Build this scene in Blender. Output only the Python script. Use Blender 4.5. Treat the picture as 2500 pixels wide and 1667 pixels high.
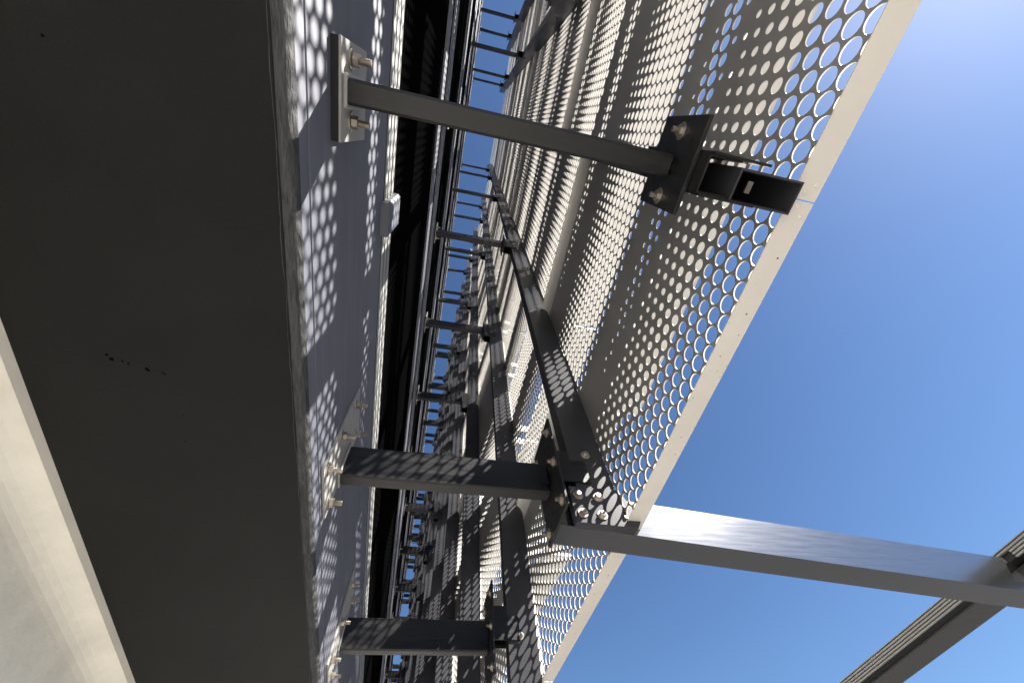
import bpy, math, random
import numpy as np
from mathutils import Matrix, Vector

random.seed(7)
sc = bpy.context.scene
for o in list(bpy.data.objects):
    bpy.data.objects.remove(o)

# ------------------------------------------------------------------ camera, sky, sun, exposure
R = np.array([[0.2002046337514712, -0.8678184943272259, -0.45476275741101047],
              [0.9767612468345208, 0.1405375426091546, 0.1618229458378884],
              [-0.07652170480792604, -0.476592341546742, 0.8757877417915155]])
cam_d = bpy.data.cameras.new('camera')
cam = bpy.data.objects.new('camera', cam_d)
sc.collection.objects.link(cam)
cam_d.sensor_width = 36.0
cam_d.lens = 13.936
cam_d.clip_start = 0.02
cam_d.clip_end = 6000.0
M = Matrix.Identity(4)
for r in range(3):
    M[r][0] = R[r, 0]
    M[r][1] = -R[r, 1]
    M[r][2] = -R[r, 2]
cam.matrix_world = M
sc.camera = cam

SUN = Vector((0.65, 1.0, 1.14)).normalized()
SUN_EL = math.asin(SUN.z)
SUN_AZ = math.atan2(SUN.x, SUN.y)          # clockwise from +Y

world = bpy.data.worlds.new('World')
sc.world = world
world.use_nodes = True
wn = world.node_tree.nodes
wl = world.node_tree.links
wn.clear()
w_out = wn.new('ShaderNodeOutputWorld')
w_bg = wn.new('ShaderNodeBackground')
w_sky = wn.new('ShaderNodeTexSky')
w_sky.sky_type = 'NISHITA'
w_sky.sun_disc = False
w_sky.sun_elevation = SUN_EL
w_sky.sun_rotation = SUN_AZ
w_sky.altitude = 100.0
w_sky.air_density = 1.0
w_sky.dust_density = 0.35
w_sky.ozone_density = 8.0
w_bg.inputs['Strength'].default_value = 0.052
wl.new(w_sky.outputs[0], w_bg.inputs[0])
wl.new(w_bg.outputs[0], w_out.inputs[0])

sun_d = bpy.data.lights.new('sun', 'SUN')
sun_d.energy = 5.0
sun_d.angle = math.radians(0.53)
sun_d.color = (1.0, 0.955, 0.89)
sun = bpy.data.objects.new('sun', sun_d)
sc.collection.objects.link(sun)
sun.rotation_euler = SUN.to_track_quat('Z', 'Y').to_euler()

sc.view_settings.view_transform = 'Standard'
sc.view_settings.look = 'None'
sc.view_settings.exposure = 1.55
sc.view_settings.gamma = 1.0
sc.view_settings.use_curve_mapping = False
sc.cycles.max_bounces = 8
sc.cycles.diffuse_bounces = 5
sc.cycles.glossy_bounces = 4
sc.cycles.sample_clamp_indirect = 6.0
sc.cycles.use_denoising = True

GROUND = -1.6

# ------------------------------------------------------------------ materials
def mat(name, base, rough=0.5, metal=0.0, var=0.12, scale=6.0, bump=0.0, bump_scale=60.0,
        speck=None, stretch=None, spec=0.5, rough_var=0.0, rnd=0.0):
    m = bpy.data.materials.new(name)
    m.use_nodes = True
    nt = m.node_tree
    b = nt.nodes['Principled BSDF']
    b.inputs['Metallic'].default_value = metal
    b.inputs['Roughness'].default_value = rough
    b.inputs['Specular IOR Level'].default_value = spec
    tc = nt.nodes.new('ShaderNodeTexCoord')
    mp = nt.nodes.new('ShaderNodeMapping')
    if stretch:
        mp.inputs['Scale'].default_value = stretch
    nt.links.new(tc.outputs['Object'], mp.inputs[0])
    nz = nt.nodes.new('ShaderNodeTexNoise')
    nz.inputs['Scale'].default_value = scale
    nz.inputs['Detail'].default_value = 6.0
    nz.inputs['Roughness'].default_value = 0.62
    nt.links.new(mp.outputs[0], nz.inputs['Vector'])
    ra = nt.nodes.new('ShaderNodeMapRange')
    ra.inputs['From Min'].default_value = 0.3
    ra.inputs['From Max'].default_value = 0.7
    ra.inputs['To Min'].default_value = 1.0 - var
    ra.inputs['To Max'].default_value = 1.0 + var
    nt.links.new(nz.outputs['Fac'], ra.inputs['Value'])
    mx = nt.nodes.new('ShaderNodeVectorMath')
    mx.operation = 'SCALE'
    mx.inputs[0].default_value = base
    nt.links.new(ra.outputs[0], mx.inputs['Scale'])
    col = mx.outputs[0]
    if rnd:
        oi = nt.nodes.new('ShaderNodeObjectInfo')
        r2 = nt.nodes.new('ShaderNodeMapRange')
        r2.inputs['To Min'].default_value = 1.0 - rnd
        r2.inputs['To Max'].default_value = 1.0 + rnd
        nt.links.new(oi.outputs['Random'], r2.inputs['Value'])
        m2 = nt.nodes.new('ShaderNodeVectorMath')
        m2.operation = 'SCALE'
        nt.links.new(col, m2.inputs[0])
        nt.links.new(r2.outputs[0], m2.inputs['Scale'])
        col = m2.outputs[0]
    if speck:
        dens, size, colr = speck
        vo = nt.nodes.new('ShaderNodeTexVoronoi')
        vo.inputs['Scale'].default_value = dens
        nt.links.new(tc.outputs['Object'], vo.inputs['Vector'])
        n2 = nt.nodes.new('ShaderNodeTexNoise')
        n2.inputs['Scale'].default_value = dens * 0.35
        nt.links.new(tc.outputs['Object'], n2.inputs['Vector'])
        th = nt.nodes.new('ShaderNodeMath')
        th.operation = 'MULTIPLY'
        th.inputs[1].default_value = size
        nt.links.new(n2.outputs['Fac'], th.inputs[0])
        lt = nt.nodes.new('ShaderNodeMath')
        lt.operation = 'LESS_THAN'
        nt.links.new(vo.outputs['Distance'], lt.inputs[0])
        nt.links.new(th.outputs[0], lt.inputs[1])
        mc = nt.nodes.new('ShaderNodeMix')
        mc.data_type = 'RGBA'
        nt.links.new(lt.outputs[0], mc.inputs['Factor'])
        nt.links.new(col, mc.inputs['A'])
        mc.inputs['B'].default_value = (*colr, 1)
        col = mc.outputs['Result']
    nt.links.new(col, b.inputs['Base Color'])
    if rough_var:
        rr = nt.nodes.new('ShaderNodeMapRange')
        rr.inputs['From Min'].default_value = 0.3
        rr.inputs['From Max'].default_value = 0.7
        rr.inputs['To Min'].default_value = max(0.05, rough - rough_var)
        rr.inputs['To Max'].default_value = min(1.0, rough + rough_var)
        nt.links.new(nz.outputs['Fac'], rr.inputs['Value'])
        nt.links.new(rr.outputs[0], b.inputs['Roughness'])
    if bump:
        n3 = nt.nodes.new('ShaderNodeTexNoise')
        n3.inputs['Scale'].default_value = bump_scale
        n3.inputs['Detail'].default_value = 5.0
        nt.links.new(mp.outputs[0], n3.inputs['Vector'])
        bp = nt.nodes.new('ShaderNodeBump')
        bp.inputs['Strength'].default_value = bump
        bp.inputs['Distance'].default_value = 0.01
        nt.links.new(n3.outputs['Fac'], bp.inputs['Height'])
        nt.links.new(bp.outputs[0], b.inputs['Normal'])
    return m

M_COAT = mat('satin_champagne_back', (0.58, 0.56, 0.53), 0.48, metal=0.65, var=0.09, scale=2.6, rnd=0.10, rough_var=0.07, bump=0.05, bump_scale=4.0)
M_CREAM = mat('cream_powder_coat', (0.82, 0.775, 0.71), 0.45, var=0.04, scale=3.0, speck=(26.0, 0.16, (0.18, 0.14, 0.10)))
M_CURL_LIT = mat('sheet_curl_lit', (0.90, 0.87, 0.82), 0.5, var=0.03, scale=2.0)  # lighter copy of the sheet finish; the curl's brightness is put into the colour
M_BLADE = mat('cream_blade_coat', (0.88, 0.865, 0.83), 0.5, var=0.03, scale=2.0)
M_STEEL = mat('black_painted_steel', (0.012, 0.0118, 0.0125), 0.40, var=0.6, scale=7.0, stretch=(5, 0.35, 5), bump=0.16, bump_scale=150.0, rough_var=0.14, spec=0.45)
M_RAIL = mat('dark_grey_rail_paint', (0.052, 0.052, 0.058), 0.42, rnd=0.12, var=0.18, scale=4.0, spec=0.22)
M_PLATE = mat('satin_grey_plate', (0.40, 0.385, 0.37), 0.42, var=0.12, scale=14.0, bump=0.05, bump_scale=90.0)
M_ZINC = mat('zinc_bolt', (0.52, 0.47, 0.40), 0.34, metal=0.85, rnd=0.2, var=0.18, scale=30.0)
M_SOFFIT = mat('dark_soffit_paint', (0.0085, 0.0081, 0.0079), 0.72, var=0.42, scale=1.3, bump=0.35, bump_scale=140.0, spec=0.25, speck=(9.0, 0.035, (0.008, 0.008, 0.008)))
M_FASCIA = mat('slate_fascia_paint', (0.128, 0.132, 0.165), 0.58, var=0.16, scale=3.0, stretch=(0.5, 2, 6), bump=0.05, bump_scale=70.0, spec=0.9)
M_CONC = mat('chipped_dark_concrete', (0.060, 0.060, 0.060), 0.75, var=0.5, scale=16.0, stretch=(0.6, 2, 2), bump=0.9, bump_scale=45.0)
M_GLASS = mat('black_window_cladding', (0.0032, 0.003, 0.0032), 0.9, var=0.1, scale=1.0, spec=0.0)
M_ALU = mat('brushed_aluminium', (0.255, 0.255, 0.262), 0.215, metal=1.0, var=0.025, scale=10.0, stretch=(9, 0.4, 9), rough_var=0.02)
M_SILL = mat('pale_sill_bar', (0.36, 0.355, 0.34), 0.6, var=0.12, scale=9.0, stretch=(0.6, 5, 5))
M_BAR = mat('mill_aluminium_bar', (0.29, 0.288, 0.278), 0.5, metal=0.2, var=0.05, scale=12.0, stretch=(0.4, 6, 6))
M_GREYMETAL = mat('grey_anodised_metal', (0.115, 0.112, 0.108), 0.5, metal=0.2, var=0.06, scale=2.5)
M_DARKSTRIP = mat('dark_rubber_gasket', (0.012, 0.012, 0.014), 0.7, var=0.1)
M_BEIGE = mat('beige_render', (0.86, 0.82, 0.735), 0.85, var=0.10, scale=3.3, bump=0.25, bump_scale=45.0, speck=(5.0, 0.03, (0.35, 0.31, 0.25)))
M_ROAD = mat('grey_asphalt', (0.062, 0.061, 0.060), 0.9, var=0.15, scale=0.8, bump=0.15, bump_scale=30.0)
M_GROUND = mat('bounce_paving', (0.43, 0.41, 0.375), 0.9, var=0.12, scale=0.7, bump=0.1, bump_scale=20.0)

# ------------------------------------------------------------------ mesh builder
class MB:
    def __init__(self):
        self.v = []; self.f = []; self.m = []
    def add(self, vs, fs, mi=0):
        n = len(self.v)
        self.v += [tuple(map(float, p)) for p in vs]
        self.f += [tuple(n + i for i in f) for f in fs]
        self.m += [mi] * len(fs)
    def box(self, x0, x1, y0, y1, z0, z1, b=0.0, mi=0):
        if b <= 0:
            vs = [(x, y, z) for x in (x0, x1) for y in (y0, y1) for z in (z0, z1)]
            fs = [(0, 1, 3, 2), (4, 6, 7, 5), (0, 4, 5, 1), (2, 3, 7, 6), (0, 2, 6, 4), (1, 5, 7, 3)]
            self.add(vs, fs, mi); return
        lo = (x0, y0, z0); hi = (x1, y1, z1)
        vs = []; idx = {}
        for sx in (0, 1):
            for sy in (0, 1):
                for sz in (0, 1):
                    s = (sx, sy, sz)
                    for ax in range(3):
                        p = [0, 0, 0]
                        for k in range(3):
                            e = hi[k] if s[k] else lo[k]
                            p[k] = e if k == ax else (e - b if s[k] else e + b)
                        idx[(s, ax)] = len(vs); vs.append(p)
        fs = []
        def other(ax):
            return [k for k in range(3) if k != ax]
        for ax in range(3):
            o1, o2 = other(ax)
            for s in (0, 1):
                q = []
                for (c1, c2) in ((0, 0), (1, 0), (1, 1), (0, 1)):
                    t = [0, 0, 0]; t[ax] = s; t[o1] = c1; t[o2] = c2
                    q.append(idx[(tuple(t), ax)])
                fs.append(tuple(q))
        for ax in range(3):                      # edges along ax
            o1, o2 = other(ax)
            for c1 in (0, 1):
                for c2 in (0, 1):
                    q = []
                    for s, face in ((0, o1), (1, o1), (1, o2), (0, o2)):
                        t = [0, 0, 0]; t[ax] = s; t[o1] = c1; t[o2] = c2
                        q.append(idx[(tuple(t), face)])
                    fs.append(tuple(q))
        for sx in (0, 1):
            for sy in (0, 1):
                for sz in (0, 1):
                    s = (sx, sy, sz)
                    fs.append((idx[(s, 0)], idx[(s, 1)], idx[(s, 2)]))
        self.add(vs, fs, mi)
    def prism(self, poly, axis, a0, a1, mi=0):
        """extrude a 2-D polygon (in the two other axes, in xyz order) along axis"""
        n = len(poly)
        def P(p, a):
            q = list(p); q.insert(axis, a); return q
        vs = [P(p, a0) for p in poly] + [P(p, a1) for p in poly]
        fs = [tuple(range(n - 1, -1, -1)), tuple(range(n, 2 * n))]
        fs += [(i, (i + 1) % n, n + (i + 1) % n, n + i) for i in range(n)]
        self.add(vs, fs, mi)
    def lathe(self, prof, c, axis=1, n=14, phase=0.0, mi=0):
        """prof: list of (distance along axis, radius)"""
        vs = []; fs = []
        for (t, r) in prof:
            for k in range(n):
                a = phase + 2 * math.pi * k / n
                q = [r * math.cos(a), r * math.sin(a)]
                q.insert(axis, t)
                vs.append([q[i] + c[i] for i in range(3)])
        m = len(prof)
        for j in range(m - 1):
            for k in range(n):
                fs.append((j * n + k, j * n + (k + 1) % n, (j + 1) * n + (k + 1) % n, (j + 1) * n + k))
        fs.append(tuple(range(n - 1, -1, -1)))
        fs.append(tuple((m - 1) * n + k for k in range(n)))
        self.add(vs, fs, mi)
    def mesh(self, name, mats, smooth=False):
        me = bpy.data.meshes.new(name)
        me.from_pydata(self.v, [], self.f)
        if not isinstance(mats, (list, tuple)):
            mats = [mats]
        for m in mats:
            me.materials.append(m)
        if len(mats) > 1:
            me.polygons.foreach_set('material_index', self.m)
        import bmesh as _b
        bm = _b.new(); bm.from_mesh(me)
        _b.ops.recalc_face_normals(bm, faces=bm.faces)
        bm.to_mesh(me); bm.free()
        if smooth:
            for p in me.polygons:
                p.use_smooth = True
        me.update()
        return me

def link(name, me, parent=None, loc=(0, 0, 0)):
    o = bpy.data.objects.new(name, me)
    sc.collection.objects.link(o)
    o.location = loc
    if parent is not None:
        o.parent = parent
    return o

def empty(name, loc=(0, 0, 0)):
    return link(name, None, None, loc)

def tag(o, label=None, cat=None, group=None, kind=None):
    if label: o['label'] = label
    if cat: o['category'] = cat
    if group: o['group'] = group
    if kind: o['kind'] = kind
    return o

def copy_tree(o, parent=None, keep=None):
    c = o.copy()
    sc.collection.objects.link(c)
    if parent is not None:
        c.parent = parent
    for ch in o.children:
        if keep is None or ch.name.split('.')[0] in keep:
            copy_tree(ch, c, keep)
    return c

ORD = ['first', 'second', 'third', 'fourth', 'fifth', 'sixth', 'seventh', 'eighth', 'ninth', 'tenth', 'eleventh',
       'twelfth', 'thirteenth', 'fourteenth', 'fifteenth', 'sixteenth', 'seventeenth', 'eighteenth', 'nineteenth', 'twentieth', 'twenty-first']

# ------------------------------------------------------------------ layout numbers (metres, camera at the origin)
BAY = 1.71
J0, J1 = -2, 18                     # columns
LEVELS = [1.5, 6.75, 11.95, 17.0, 20.2]
YW = -0.455                         # wall face
YS = 1.07                           # perforated sheet
LIP = 1.335
XEND = -BAY * J1 - 1.0
XBEG = 5.2
PER = 5.2
TOP = 23.6

def col_x(j):
    return -BAY * j
def col_off(j):
    """the screen swings in towards the wall further along"""
    return float(np.interp(j, [1, 2, 3, 4, 5, 6, 8, 12, 18], [0, -0.05, -0.22, -0.33, -0.42, -0.50, -0.58, -0.68, -0.74]))

# ------------------------------------------------------------------ ground
mb = MB()
mb.box(-400, 400, -400, 400, GROUND - 0.3, GROUND)
tag(link('ground', mb.mesh('ground', M_ROAD)), 'grey asphalt around the building', kind='structure')
mb = MB(); mb.box(-80, 40, -1.6, 1.0, GROUND - 0.2, GROUND + 0.004)  # out-of-view strip, its extent and tone set to bounce light upwards
tag(link('pavement', mb.mesh('pavement', M_GROUND)), 'unseen pale pavement strip added to bounce light up below the screen', kind='structure')

# ------------------------------------------------------------------ building wall
bld = tag(empty('office_building', (0, -1.0, GROUND)), 'dark clad office building wall with slate fascia and black windows', 'building')
OFF = Vector((0, 1.0, -GROUND))
def bpart(name, mbx, m, smooth=False):
    o = link(name, mbx.mesh(name, m, smooth), bld, OFF)
    return o
SOF = 1.173
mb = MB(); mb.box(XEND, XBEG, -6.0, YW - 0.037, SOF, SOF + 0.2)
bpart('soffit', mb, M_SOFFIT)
for (px_, py_, r_) in ((-0.86, -1.04, 0.008), (-0.875, -1.03, 0.011), (-0.878, -1.0, 0.006), (-0.885, -0.985, 0.006), (-0.898, -0.935, 0.010), (-0.903, -0.930, 0.007), (-0.905, -0.89, 0.005), (-0.909, -0.885, 0.005),
                        (-0.02, -0.97, 0.006), (0.03, -1.08, 0.005), (-1.08, -0.86, 0.005), (-1.2, -0.87, 0.005)):
    mb = MB(); mb.lathe([(SOF - 0.0008, r_), (SOF + 0.002, r_)], (px_, py_, 0), axis=2, n=10); mb.v = [(px_ + (q[0] - px_) * 0.6, py_ + (q[1] - py_) * 0.6, q[2]) for q in mb.v]
    bpart('fixing_hole', mb, M_GLASS)
# chipped concrete edge between soffit and fascia: irregular arris
mb = MB()
nx = 900
xs = np.linspace(XBEG, XEND * 0.6, nx)
rng = np.random.RandomState(3)
def smooth_noise(n, k):
    a = rng.rand(n + 4 * k)
    ker = np.ones(k) / k
    return np.convolve(a, ker, 'same')[2 * k:2 * k + n] - 0.5
w1 = smooth_noise(nx, 5) * 0.012 + smooth_noise(nx, 40) * 0.012
w2 = smooth_noise(nx, 4) * 0.010 + smooth_noise(nx, 30) * 0.010
vs = []; fs = []
for i in range(nx):
    vs += [(xs[i], YW - 0.037 + w1[i] - 0.004, SOF - 0.001), (xs[i], YW - 0.019 + 0.5 * w2[i], SOF + 0.0185 - 0.3 * abs(w2[i])),
           (xs[i], YW + 0.0005, SOF + 0.037 + w2[i] * 0.5), (xs[i], YW - 0.05, SOF + 0.06)]
for i in range(nx - 1):
    for k in range(3):
        fs.append((4 * i + k, 4 * i + k + 1, 4 * i + 5 + k, 4 * i + 4 + k))
mb.add(vs, fs)
bpart('chamfered_edge', mb, M_CONC, True)
FH = [(SOF + 0.037, 2.385), (5.45, 6.72), (9.55, 10.85), (13.3, 14.6), (16.7, 17.9)]
for n, (z0, z1) in enumerate(FH):
    yy = YW - (0.0, 0.0, 0.012, 0.024, 0.036)[n]
    if n == 0:
        cuts = [z0, 1.283, 1.93, z1]
        for k in range(3):
            mb = MB(); mb.box(XEND, XBEG, -1.0, yy + (0.0 if k % 2 else -0.003), cuts[k] + (0.002 if k else 0), cuts[k + 1], 0.0015)
            bpart('fascia_board', mb, M_FASCIA)
        for k in range(3):                       # three slim aluminium sill bars with shadow gaps
            a = z1 + 0.012 + k * 0.097
            mb = MB(); mb.box(XEND, XBEG, -1.0, yy + 0.0015, a, a + 0.066, 0.0012)
            bpart('sill_bar', mb, M_SILL)
        mb = MB(); mb.box(XEND, XBEG, -0.9, yy - 0.0015, z1 + 0.001, z1 + 0.30)
        bpart('sill_backing', mb, M_DARKSTRIP)
        z1 += 0.01
    else:
        w = z1 - z0
        for (fa, fb, d) in ((0.0, 0.28, 0.0), (0.62, 1.0, 0.004)):
            mb = MB(); mb.box(XEND, XBEG, -1.0, yy + d, z0 + fa * w, z0 + fb * w, 0.002)
            bpart('fascia_board', mb, M_FASCIA)
        mb = MB(); mb.box(XEND, XBEG, -0.9, yy - 0.02, z0 + 0.27 * w, z0 + 0.63 * w)
        bpart('recess_backing', mb, M_GLASS)
    top = FH[n + 1][0] if n + 1 < len(FH) else 20.2
    mb = MB(); mb.box(XEND, XBEG, -1.2, yy - 0.020, z1 + (0.292 if n == 0 else 0.003), top - 0.002)
    bpart('window_band', mb, M_GLASS)
mb = MB(); mb.box(XEND, XBEG, -1.2, YW - 0.07, 20.2, 20.6)
bpart('parapet', mb, M_FASCIA)
mb = MB(); mb.box(XEND, XBEG, -1.3, YW - 0.03, 20.6, 20.72, 0.01)
bpart('coping', mb, M_CREAM)
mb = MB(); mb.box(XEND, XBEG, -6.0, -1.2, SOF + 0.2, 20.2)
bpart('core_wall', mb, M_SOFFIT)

# sill bar sleeve
sl = tag(empty('sill_sleeve', (-0.57, YW, 2.36)), 'pale rounded sleeve clamped over the sill bars beside the nearest bracket arm', 'clamp')
mb = MB(); mb.prism([(-0.10, -0.05), (0.055, -0.05), (0.10, -0.01), (0.10, 0.028), (0.088, 0.04), (-0.10, 0.04)], 2, -0.03, 0.34)
# the prism is laid out (x, y): turn it so that the rounded nose faces +X
mb.v = [(0.07 - 0.0 - (0.10 - y) * 0.0 + (x - 0.07), y, z) for (x, y, z) in [(q[0] * 0.9, q[1], q[2]) for q in mb.v]]
link('sleeve_body', mb.mesh('sleeve_body', M_FASCIA), sl)
mb = MB(); mb.box(0.0905, 0.096, -0.03, 0.03, -0.02, 0.33, 0.002); link('sleeve_end', mb.mesh('sleeve_end', M_BAR), sl)

# ------------------------------------------------------------------ beige rendered wall under the soffit
rw = tag(empty('rendered_wall', (-1.5, -1.33, GROUND)), 'pale beige rendered wall meeting the dark soffit at the lower left', 'wall')
def ywall(x):
    return -1.301 + (x + 0.79) * 0.0484
mb = MB()
vs = []; fs = []
prof = [(0.105, SOF), (0.10, SOF - 0.03)] + [(0.10 - 0.10 * math.sin(a) , SOF - 0.03 - 0.10 * (1 - math.cos(a))) for a in np.linspace(0, math.pi / 2, 7)[1:]] + [(0.0, GROUND), (-0.4, GROUND), (-0.4, SOF)]
prof = [(p[0] - 0.10, p[1]) for p in prof]
xa, xb = 4.0, XEND * 0.6
n = len(prof)
for x in (xa, xb):
    for (dy, z) in prof:
        vs.append((x + 1.5, ywall(x) + dy + 1.33, z - GROUND))
fs = [tuple(range(n)), tuple(range(2 * n - 1, n - 1, -1))] + [(i, (i + 1) % n, n + (i + 1) % n, n + i) for i in range(n)]
mb.add(vs, fs)
link('render_face', mb.mesh('render_face', M_BEIGE), rw)

# ------------------------------------------------------------------ perforated panels
PX = 0.07
AZ = 0.0808
RC = AZ / math.sqrt(3)
X0L, Z0L = 0.492, 1.351

def clip_poly(poly, x0, x1, z0, z1):
    for (ax, lim, sgn) in ((0, x0, 1), (0, x1, -1), (1, z0, 1), (1, z1, -1)):
        out = []
        m = len(poly)
        for i in range(m):
            a = poly[i]; b = poly[(i + 1) % m]
            da = sgn * (a[ax] - lim); db = sgn * (b[ax] - lim)
            if da >= 0: out.append(a)
            if (da >= 0) != (db >= 0):
                t = da / (da - db)
                out.append((a[0] + t * (b[0] - a[0]), a[1] + t * (b[1] - a[1])))
        poly = out
        if len(poly) < 3: return []
    return poly

def lerp(z, pts):
    return float(np.interp(z, [p[0] for p in pts], [p[1] for p in pts]))

def amp(x):
    return min(0.064, max(0.0, 0.052 + 0.026 * x))

def narrow(z, c, A):
    hw = 0.07 + 0.9 * A
    d = A * (1.05 - ((z - c) / hw) ** 2)
    return d if d > 0.018 else 0.0

DM = 0.0725
LOW = [(1.2, DM), (1.42, DM), (1.52, 0.066), (2.06, 0.026), (2.065, 0), (2.47, 0), (2.475, 0.028), (2.54, 0.05), (2.60, DM),
       (2.97, DM), (3.40, 0.024), (3.405, 0), (4.14, 0), (4.145, 0.05), (4.2, DM), (4.55, DM), (4.95, 0.024), (4.955, 0)]
UPP = [(0.0, DM), (0.5, DM), (0.9, 0.024), (0.905, 0), (1.52, 0), (1.525, 0.04), (1.62, DM), (2.0, DM), (2.45, 0.024), (2.455, 0),
       (3.05, 0), (3.055, 0.04), (3.15, DM), (3.5, DM), (3.95, 0.024), (3.955, 0), (4.45, 0), (4.455, 0.03), (4.55, 0.06), (4.75, 0.055), (4.95, 0.024), (4.96, 0)]

def d_low(x, z):
    d = lerp(z, LOW)
    for c in (2.215, 3.83, 5.12):
        d = max(d, narrow(z, c, amp(x)))
    return d
def d_far(x, z):
    d = lerp(z, LOW)
    for c in (2.215, 3.83, 5.12):
        d = max(d, narrow(z, c, 0.045))
    return d
def d_bay2(x, z):
    return lerp(z, [(1.2, DM), (1.62, DM), (2.42, 0.028), (2.425, 0)])
UPD = [(0.0, DM), (0.75, DM), (1.1, 0.028), (1.105, 0), (1.36, 0), (1.365, 0.035), (1.46, DM), (2.25, DM), (2.65, 0.028), (2.655, 0), (2.9, 0), (2.905, 0.035), (3.0, DM), (3.85, DM), (4.25, 0.028), (4.255, 0), (4.45, 0), (4.455, 0.03), (4.55, 0.065), (4.8, 0.06), (4.95, 0.024), (4.96, 0)]
def d_dense(zs):
    return lambda x, z: lerp(z - zs, UPD)
def d_upper(zs, ampx):
    def f(x, z):
        r = z - zs
        d = lerp(r, UPP)
        for c in (1.30, 2.85, 4.28):
            d = max(d, narrow(r, c, ampx))
        return d
    return f

TH = 0.0055
CURL_H, CURL_D = 0.16, 0.065

def sheet_mesh(name, x0, x1, z0, z1, dfun, N, xo, zo, notch=None):
    """perforated sheet between x0..x1, z0..z1 with an inward curl along its top edge; origin (xo, YS, zo)"""
    verts = []; faces = []; mats = []
    zc = z1 - CURL_H
    def addf(poly, y, mi, flip):
        n = len(verts)
        verts.extend([(p[0] - xo, y, p[1] - zo) for p in poly])
        idx = list(range(n, n + len(poly)))
        if flip: idx.reverse()
        faces.append(tuple(idx)); mats.append(mi)
    i0 = int(math.floor((x0 - X0L) / PX)) - 1
    i1 = int(math.ceil((x1 - X0L) / PX)) + 1
    j0 = int(math.floor((z0 - Z0L) / AZ)) - 1
    j1 = int(math.ceil((zc - Z0L) / AZ)) + 1
    hexa = [(RC * math.cos(math.radians(60 * k)), RC * math.sin(math.radians(60 * k))) for k in range(6)]
    sub = N // 6
    hp = []
    for k in range(6):
        a = hexa[k]; b = hexa[(k + 1) % 6]
        for s in range(sub):
            t = s / sub
            hp.append((a[0] + t * (b[0] - a[0]), a[1] + t * (b[1] - a[1])))
    cp = []
    for (a, b) in hp:
        l = math.hypot(a, b); cp.append((a / l, b / l))
    for i in range(i0, i1 + 1):
        cx = X0L + i * PX
        for j in range(j0, j1 + 1):
            cz = Z0L + (j + 0.5 * (i & 1)) * AZ
            if cx < x0 - RC or cx > x1 + RC or cz < z0 - AZ or cz > zc + AZ: continue
            d = dfun(cx, cz)
            r = d / 2
            inside = (cx - RC > x0 and cx + RC < x1 and cz - AZ / 2 > z0 and cz + AZ / 2 < zc)
            if d > 0 and (cx - r < x0 + 0.012 or cx + r > x1 - 0.012 or cz + r > zc - 0.004): d = 0
            if notch and d > 0 and notch(cx, cz): d = 0
            if d <= 0:
                poly = [(cx + h[0], cz + h[1]) for h in hexa]
                if not inside: poly = clip_poly(poly, x0, x1, z0, zc)
                if poly:
                    addf(poly, 0.0, 0, False); addf(poly, TH, 1, True)
                continue
            for k in range(N):
                k2 = (k + 1) % N
                A = (cx + hp[k][0], cz + hp[k][1]); B = (cx + hp[k2][0], cz + hp[k2][1])
                C = (cx + r * cp[k2][0], cz + r * cp[k2][1]); D = (cx + r * cp[k][0], cz + r * cp[k][1])
                poly = [A, B, C, D]
                if not inside: poly = clip_poly(poly, x0, x1, z0, zc)
                if poly:
                    addf(poly, 0.0, 0, False); addf(poly, TH, 1, True)
                if C[1] >= z0 and D[1] >= z0:
                    n = len(verts)
                    verts.extend([(D[0] - xo, 0, D[1] - zo), (C[0] - xo, 0, C[1] - zo), (C[0] - xo, TH, C[1] - zo), (D[0] - xo, TH, D[1] - zo)])
                    faces.append((n, n + 1, n + 2, n + 3)); mats.append(1)
    # side returns, folded outwards
    for x in (x0, x1):
        n = len(verts)
        verts.extend([(x - xo, 0, z0 - zo), (x - xo, 0.035, z0 - zo), (x - xo, 0.035, zc - zo), (x - xo, 0, zc - zo)])
        faces.append((n, n + 1, n + 2, n + 3)); mats.append(1)
    me = bpy.data.meshes.new(name)
    me.from_pydata(verts, [], faces)
    me.materials.append(M_COAT); me.materials.append(M_CREAM)
    me.polygons.foreach_set('material_index', mats)
    me.update()
    return me

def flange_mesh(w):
    """rounded top edge of a panel sheet, coloured pale as if lit, turned in towards the wall"""
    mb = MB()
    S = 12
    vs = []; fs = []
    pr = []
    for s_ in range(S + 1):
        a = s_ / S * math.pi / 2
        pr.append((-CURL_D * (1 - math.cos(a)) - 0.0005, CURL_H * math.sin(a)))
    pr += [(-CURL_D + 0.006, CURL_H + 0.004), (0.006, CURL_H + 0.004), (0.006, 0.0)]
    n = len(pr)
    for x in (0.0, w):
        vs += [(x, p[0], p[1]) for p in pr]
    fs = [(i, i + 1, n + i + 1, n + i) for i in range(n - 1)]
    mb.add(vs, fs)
    me = mb.mesh('top_flange', M_CURL_LIT)
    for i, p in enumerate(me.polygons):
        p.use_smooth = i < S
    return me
fl_cache = {}
def blade_mesh(w, y0, y1):
    mb = MB()
    mb.prism([(y0, 0.0), (y1 - 0.02, 0.0), (y1, 0.008), (y1, 0.03), (y0, 0.03)], 0, 0, w)
    return mb.mesh('sunshade_blade', M_BLADE)
def stay_mesh(y1):
    mb = MB()
    mb.prism([(YS + TH, 0.03), (YS + TH, 0.16), (YS + 0.04, 0.16), (y1 - 0.1, 0.06), (y1 - 0.1, 0.03)], 0, 0, 0.008)
    return mb.mesh('blade_stay', M_BLADE)

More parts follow.
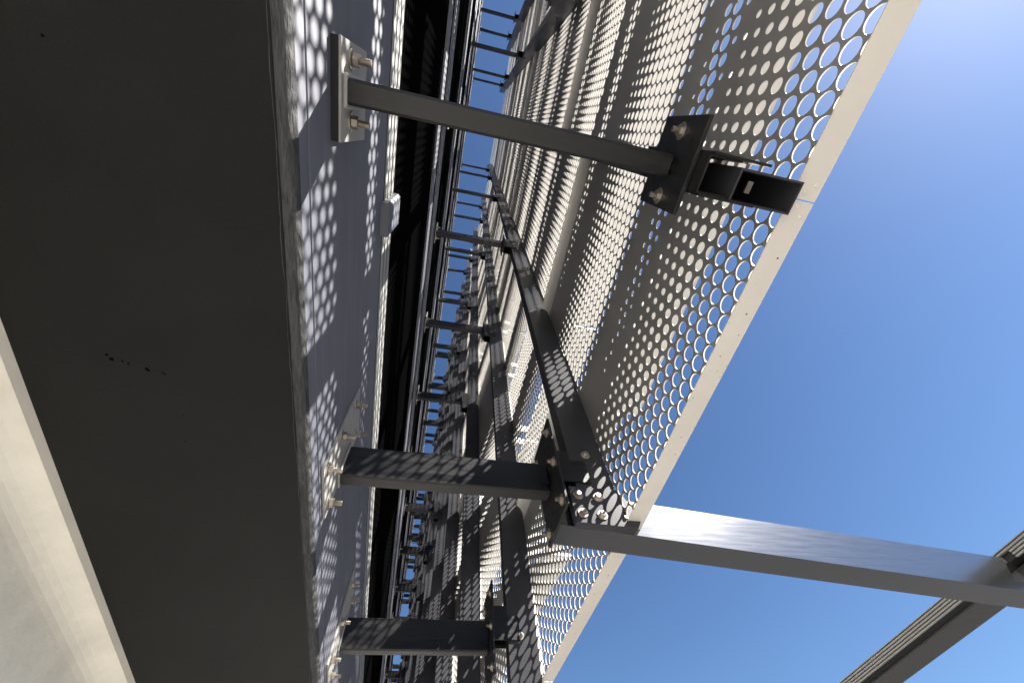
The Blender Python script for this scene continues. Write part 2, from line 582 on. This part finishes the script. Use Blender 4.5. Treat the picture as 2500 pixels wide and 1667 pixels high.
LIPW = 0.094
def lip_mesh(w):
    mb = MB()
    mb.box(0, w, YS - 0.001, YS + LIPW, 0.0, 0.004)
    mb.box(0, w, YS + LIPW - 0.003, YS + LIPW, 0.0041, 0.03)
    return mb.mesh('bottom_lip', M_CREAM)
scr = MB(); scr.lathe([(0, 0.0075), (-0.002, 0.0075), (-0.0035, 0.004)], (0, 0, 0), axis=2, n=12)
SCREW = scr.mesh('lip_screw', M_CREAM)

bl_cache = {}
def add_blade(parent, xa, w, z, y1, ox, oz):
    key = (round(w, 3), y1)
    if key not in bl_cache:
        bl_cache[key] = (blade_mesh(w, 1.24, y1), stay_mesh(y1))
    bm_, sm_ = bl_cache[key]
    b = link('sunshade_blade', bm_, parent, (xa - ox, -YS, z - oz))
    for s in (0.09, w - 0.10):
        link('blade_stay', sm_, b, (s, 0, 0))

NEAR = {1: 'nearest bay between the first two arms', 0: 'bay at the top right of the nearest arm', 2: 'bay beyond the aluminium beam'}
ROWS = ['lowest', 'second', 'third', 'fourth', 'fifth', 'sixth']
def zs_of(b):
    z = 4.1 + 1.29 * (1 - b)
    while z < 1.9: z += PER
    while z > 1.9 + PER: z -= PER
    return z
upper_cache = {}
BLADES = [(2.35, 1.545), (3.91, 1.645)] + [(5.5 + 1.6 * k, 1.6) for k in range(12)]
for b in range(J0 + 1, J1 + 1):
    xl, xr = col_x(b) + 0.0025, col_x(b - 1) - 0.0025
    z0 = LIP
    z1 = zs_of(b)
    row = 0
    while z0 < TOP - 1.0:
        xa, xb_ = xl, xr
        if row == 0 and b == 2: xb_ = -1.80
        if row == 0 and b == 1: xa = -1.722
        w = xb_ - xa
        ox, oz = xa, z0
        near = b in (0, 1, 2)
        if row == 0:
            if b in (0, 1): df = d_low
            elif b == 2: df = d_bay2
            else: df = d_far
            N = 24 if b in (0, 1, 2) else 12
            me = sheet_mesh('perforated_sheet', xa, xb_, z0, z1, df, N, ox, oz)
        else:
            if b in (0, 1, -1) and row == 1:
                me = sheet_mesh('perforated_sheet', xa, xb_, z0, z1, d_upper(z0, 0.05), 12, ox, oz)
            else:
                ky = 'dense' if b >= 2 else 'plain'
                if ky not in upper_cache:
                    upper_cache[ky] = sheet_mesh('perforated_sheet', xa, xb_, z0, z1, d_dense(z0) if b >= 2 else d_upper(z0, 0.045), 12, ox, oz)
                me = upper_cache[ky]
        p = empty('perforated_panel', (ox, YS + col_off(b), oz))
        dl = col_off(b - 1) - col_off(b)
        p.rotation_euler = (0, 0, math.atan2(dl, BAY))
        p.scale = (math.hypot(dl, BAY) / BAY, 1, 1)
        if b <= -1: where = ORD[0 - b - 1] + ' bay above the nearest arm'
        elif b in NEAR: where = NEAR[b]
        else: where = ORD[b - 2] + ' bay past the aluminium beam'
        tag(p, ROWS[row] + ' cream perforated metal panel in the ' + where, 'facade panel', 'perforated metal panels of the outer screen')
        link('perforated_sheet', me, p, (0, 0, 0))
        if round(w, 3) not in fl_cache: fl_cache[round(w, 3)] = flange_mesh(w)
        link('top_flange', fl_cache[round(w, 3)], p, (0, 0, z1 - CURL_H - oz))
        if row == 0:
            l = link('bottom_lip', lip_mesh(w), p, (0, -YS, 0.0))
            if b in (0, 1, 2):
                for (sx, sy) in ((0.05, 0.05), (0.02, 0.02), (w - 0.05, 0.05), (w - 0.02, 0.02)):
                    link('lip_screw', SCREW, l, (sx, YS + sy + 0.02, 0))
        for (zb, y1) in BLADES:
            if z0 < zb < z1:
                if b == 2 and zb < 3: y1 = 1.41
                add_blade(p, xl + 0.004, xr - xl - 0.008, zb, y1, ox, oz)
        z0 = z1 + 0.012
        z1 = z0 + PER - 0.012
        if z1 > TOP + 1.5: break
        row += 1

# ------------------------------------------------------------------ steel rails
RY0, RY1 = 0.835, 1.064
RW = 0.105
RB = 1.30
RAIL_TOP = 23.2
def rail_mesh(z0=0.0):
    mb = MB()
    t = 0.007
    h = RAIL_TOP - RB
    mb.box(-RW / 2, RW / 2, RY0, RY0 + t, z0, h)
    mb.box(-RW / 2, RW / 2, RY1 - t, RY1, z0, h)
    mb.box(-RW / 2, -RW / 2 + t, RY0 + t, RY1 - t, z0, h)
    mb.box(RW / 2 - t, RW / 2, RY0 + t, RY1 - t, z0, h)
    mb.box(-RW / 2 + t, RW / 2 - t, RY0 + t, RY1 - t, h - 0.006, h)
    return mb.mesh('rail_tube', M_RAIL)
RAILM = rail_mesh()
HEX = math.pi / 6
def hexhead(axis_sign=1):
    w = MB(); w.lathe([(0, 0.029), (0.005, 0.029), (0.006, 0.027)], (0, 0, 0), axis=0, n=20)
    h = MB(); h.lathe([(0, 0.0185), (0.014, 0.0185), (0.018, 0.0155)], (0, 0, 0), axis=0, n=6)
    return w.mesh('washer', M_ZINC), h.mesh('hex_head', M_ZINC)
WASHX, HEADX = hexhead()
def side_bolt(parent, x, y, z):
    b = link('hex_bolt', HEADX, parent, (x + 0.006, y, z))
    b.rotation_euler = (random.uniform(0, 1.0), 0, 0)
    link('washer', WASHX, b, (-0.006, 0, 0))
    return b
for j in range(J0, J1 + 1):
    if j < 0: lab = 'dark steel rail ' + ORD[-j - 1] + ' above the nearest bracket arm'
    elif j == 0: lab = 'dark hollow steel rail at the outer end of the nearest bracket arm'
    elif j == 1: lab = 'dark steel rail with big hex bolts where the aluminium beam starts'
    else: lab = 'dark dotted steel rail ' + ORD[j - 2] + ' past the aluminium beam'
    r = tag(empty('steel_rail', (col_x(j), col_off(j), RB)), lab, 'rail', 'vertical steel rails behind the perforated screen')
    link('rail_tube', rail_mesh(0.245) if j == 1 else RAILM, r)
    if j == 0:
        mb = MB(); mb.box(-0.018, 0.022, RY0 + 0.115, RY0 + 0.135, 0.11, 0.119)
        link('drain_tab', mb.mesh('drain_tab', M_ZINC), r)
    if j == 1:
        mb = MB()
        mb.prism([(RY0 - 0.055, 0.006), (RY1 + 0.05, -0.006), (RY1 + 0.075, 0.03), (RY1 + 0.03, 0.20), (RY1 - 0.005, 0.235), (RY0 - 0.055, 0.235)], 0, 0.012, RW / 2 + 0.0105)
        cp_ = link('connection_plate', mb.mesh('connection_plate', M_RAIL), r)
        for (y, z) in ((0.822, 0.175), (0.936, 0.17), (0.824, 0.06), (0.931, 0.055)):
            side_bolt(r, RW / 2 + 0.0105, y, z)
        side_bolt(r, RW / 2, 0.949, 0.50)
        bb = link('hex_bolt', HEADX, cp_, (RW / 2 + 0.0105, 1.06, 0.05)); bb.scale = (0.6, 0.6, 0.6)
    elif j in (0, 2, 3):
        side_bolt(r, RW / 2, 0.93, 0.30)

# ------------------------------------------------------------------ bracket arms
AW, AH = 0.075, 0.215
def build_arm(tall):
    a = empty('bracket_arm', (0, 0, 0))
    y0, y1 = YW + (0.012 if tall else 0.030), (0.685 if tall else 0.705)
    mb = MB(); mb.box(-AW / 2, AW / 2, y0, y1, 0, AH, 0.009)
    tb = link('arm_tube', mb.mesh('arm_tube', M_STEEL), a)
    mb = MB(); mb.lathe([(0, 0.007), (-0.0006, 0.007)], (0, y1 - 0.05, 0), axis=2, n=12)
    link('drain_hole', mb.mesh('drain_hole', M_DARKSTRIP), tb)
    ho = -0.03 if tall else 0.0
    if tall: px0, px1, pz0, pz1 = -0.05, 0.275, -0.19, 0.43
    else: px0, px1, pz0, pz1 = -0.15, 0.138, -0.025, 0.285
    if not tall:
        mb = MB(); mb.box(px0 + 0.002, px1 - 0.002, YW + 0.0003, y0 - 0.0085, pz0 - 0.001, pz1 - 0.002, 0.001)
        link('packing_shim', mb.mesh('packing_shim', M_DARKSTRIP), a)
    mb = MB(); mb.box(px0, px1, YW + 0.0005 if tall else y0 - 0.008, y0, pz0, pz1, 0.002)
    link('wall_plate', mb.mesh('wall_plate', M_PLATE), a)
    mb = MB(); mb.box(-AW / 2 - 0.012, AW / 2 + 0.012, y0 + 0.0005, y0 + 0.013, -0.012, AH + 0.012, 0.006)
    link('weld_bead', mb.mesh('weld_bead', M_PLATE), a)
    if tall: ex0, ex1, ez0, ez1 = -0.15, 0.20, -0.20, 0.44
    else: ex0, ex1, ez0, ez1 = -0.145, 0.165, -0.13, 0.19
    mb = MB(); mb.box(ex0, ex1, y1, y1 + 0.014, ez0, ez1, 0.002)
    link('end_plate', mb.mesh('end_plate', M_STEEL), a)
    # hollow stub between end plate and rail
    mb = MB(); t = 0.006; s0, s1 = y1 + 0.0145, RY0 - 0.0005
    zb = (0.08 if tall else (RB + 0.006) - LEVELS[0])
    hw = 0.058
    mb.box(-hw, -hw + t, s0, s1, zb, AH + 0.1); mb.box(hw - t, hw, s0, s1, zb, AH + 0.1)
    mb.box(-hw + t, hw - t, s0, s0 + t, zb, AH + 0.1); mb.box(-hw + t, hw - t, s0 + t, s1, AH + 0.094, AH + 0.1)
    link('stub_channel', mb.mesh('stub_channel', M_STEEL), a)
    for (ca, cb) in ((hw + 0.0005, hw + 0.0085), (-hw - 0.0085, -hw - 0.0005)):
        mb = MB(); mb.box(ca, cb, y1 + 0.02, RY0 + 0.09, zb - 0.012, AH + 0.02)
        link('side_cleat', mb.mesh('side_cleat', M_STEEL), a)
    # anchors
    st = MB()
    pr = [(0, 0.0118)]
    nth = 12
    for k in range(nth):
        t0 = 0.026 + 0.034 * k / nth
        pr += [(t0, 0.0118), (t0 + 0.0011, 0.0102), (t0 + 0.0022, 0.0118)]
    pr += [(0.061, 0.0118), (0.063, 0.010)]
    st.lathe(pr, (0, 0, 0), axis=1, n=14)
    studm = st.mesh('anchor_bolt', M_ZINC)
    wm = MB(); wm.lathe([(0.0003, 0.033), (0.0042, 0.033), (0.0052, 0.0315)], (0, 0, 0), axis=1, n=24)
    washm = wm.mesh('washer', M_ZINC)
    nm = MB(); nm.lathe([(0.0056, 0.0185), (0.0075, 0.0215), (0.025, 0.0215), (0.027, 0.0185)], (0, 0, 0), axis=1, n=6)
    nutm = nm.mesh('nut', M_ZINC)
    if tall: pts = [(0.005, -0.14), (0.225, -0.14), (0.225, 0.08), (0.005, 0.345), (0.225, 0.335)]
    else: pts = [(-0.088, 0.085), (0.092, 0.085)]
    for (x, z) in pts:
        b = link('anchor_bolt', studm, a, (x, y0, z))
        b.rotation_euler = (0, random.uniform(0, 1), 0)
        link('washer', washm, b); link('nut', nutm, b)
    if tall: pts = [(-0.12, -0.14), (0.15, -0.14), (0.15, 0.12), (0.15, 0.36), (-0.12, 0.36)]
    else: pts = [(-0.105, 0.03), (0.115, 0.03)]
    for (x, z) in pts:                              # bolts through the end plate, nuts on the wall side
        b = link('end_bolt', studm, a, (x, y1, z)); b.scale = (0.9, -0.55, 0.9)
        link('washer', washm, b); link('nut', nutm, b)
    return a

arm_short = build_arm(False)
arm_tall = build_arm(True)      # the first of each kind stands in a column without offset
mb = MB(); mb.box(-0.02, 0.02, YW + 0.015, 0.25, -0.03, -0.0005)
mb.prism([(YW + 0.015, -0.16), (YW + 0.05, -0.16), (0.25, -0.031), (0.18, -0.031)], 0, -0.02, 0.02)
STRUT = mb.mesh('brace', M_STEEL)
used = {False: False, True: False}
LV = ['lowest row', 'second row up', 'third row up', 'fourth row up', 'top row']
for li, z in enumerate(LEVELS):
    for j in range(J0, J1 + 1):
        if li == 0 and (j < 0 or j > 6): continue
        tall = (li == 0 and j >= 1)
        src = arm_tall if tall else arm_short
        if not used[tall]:
            a = src; used[tall] = True
        elif li == 0:
            a = copy_tree(src)
        elif li == 1:
            a = copy_tree(src, keep=('arm_tube', 'wall_plate', 'packing_shim', 'end_plate', 'stub_channel', 'side_cleat', 'anchor_bolt', 'nut', 'washer'))
        else:
            a = copy_tree(src, keep=('arm_tube', 'wall_plate', 'packing_shim', 'end_plate', 'stub_channel', 'side_cleat'))
        off = col_off(j)
        if off:
            for ch in a.children:
                nm = ch.name.split('.')[0]
                if nm in ('end_plate', 'stub_channel', 'side_cleat', 'end_bolt'): ch.location.y += off
                if nm == 'arm_tube':
                    k_ = (0.69 + off - YW) / (0.69 - YW); ch.scale.y = k_; ch.location.y = YW * (1 - k_)
        a.location = (col_x(j) + (0.012 if j == 0 else 0), 0, z)
        if li == 4:
            link('brace', STRUT, a)
        if j < 0: where = ORD[-j - 1] + ' column above the nearest arm'
        elif j == 0: where = 'column of the nearest arm'
        elif j == 1: where = 'column where the aluminium beam starts'
        else: where = ORD[j - 2] + ' column past the aluminium beam'
        tag(a, 'black steel bracket arm in the ' + LV[li] + ', ' + where, 'bracket arm', 'steel bracket arms holding the screen off the wall')

# ------------------------------------------------------------------ aluminium beam and gutter beam
bm_ = tag(empty('aluminium_beam', (-1.79, 0.74, 1.33)), 'square brushed aluminium beam running out from the screen into the sky', 'beam')
TB = 0.083
def slope_box(x0, x1, y0, y1, zb0, h, mb, cut=None):
    z = lambda y: zb0 - TB * y
    ya, yb = (y1, y1) if cut is None else cut           # bottom / top end
    mb.add([(x0, y0, z(y0)), (x1, y0, z(y0)), (x1, ya, z(ya)), (x0, ya, z(ya)), (x0, y0, z(y0) + h), (x1, y0, z(y0) + h), (x1, yb, z(yb) + h), (x0, yb, z(yb) + h)],
           [(0, 1, 2, 3), (4, 5, 6, 7), (0, 1, 5, 4), (1, 2, 6, 5), (2, 3, 7, 6), (3, 0, 4, 7)])
mb = MB()
slope_box(-0.08, 0.08, -0.035, 0, 0.0, 0.222, mb, cut=(2.72, 2.90))
bt = link('beam_tube', mb.mesh('beam_tube', M_ALU), bm_)
mb = MB(); slope_box(-0.078, 0.078, 2.60, 0, 0.0015, 0.06, mb, cut=(3.75, 3.75))
link('beam_tongue', mb.mesh('beam_tongue', M_ALU), bm_)
mb = MB(); mb.box(-0.079, 0.079, -0.039, -0.0355, 0.004, 0.222)
link('beam_end_cap', mb.mesh('beam_end_cap', M_GREYMETAL), bm_)

gb = tag(empty('gutter_beam', (-2.0, 4.0, 1.36)), 'grey ribbed metal gutter beam crossing the sky at the lower right', 'beam')
GX0, GX1 = XEND, 6.0
mb = MB(); mb.box(GX0 + 2, GX1 + 2, 0.02, 0.325, -0.005, 0.07, 0.004)
link('gutter_tray', mb.mesh('gutter_tray', M_GREYMETAL), gb)
mb = MB(); mb.box(GX0 + 2, GX1 + 2, -0.10, 0.0195, 0.008, 0.07)
link('gasket', mb.mesh('gasket', M_DARKSTRIP), gb)
for k in range(5):
    mb = MB()
    z = 0.001 + 0.0168 * k
    for (xa_, xb_) in ((GX0 + 2, -0.05), (0.24, GX1 + 2)) if k < 3 else ((GX0 + 2, GX1 + 2),):
        mb.box(xa_, xb_, -0.114 - 0.004 * k, -0.1005, z, z + (0.0125 if k < 4 else 0.006), 0.002)
    link('rib', mb.mesh('rib', M_BAR), gb)
mb = MB(); mb.box(GX0 + 2, GX1 + 2, -0.1003, -0.06, 0.0705, 0.084)
link('rib_backing', mb.mesh('rib_backing', M_DARKSTRIP), gb)
mb = MB(); mb.box(0.02, 0.17, -0.108, -0.1005, 0.012, 0.05, 0.002)
link('rib_joiner', mb.mesh('rib_joiner', M_GREYMETAL), gb)
mb = MB(); mb.box(0.12, 0.42, -0.02, 0.30, -0.06, -0.0055, 0.003)
link('clamp_plate', mb.mesh('clamp_plate', M_RAIL), gb)

bpy.context.view_layer.update()
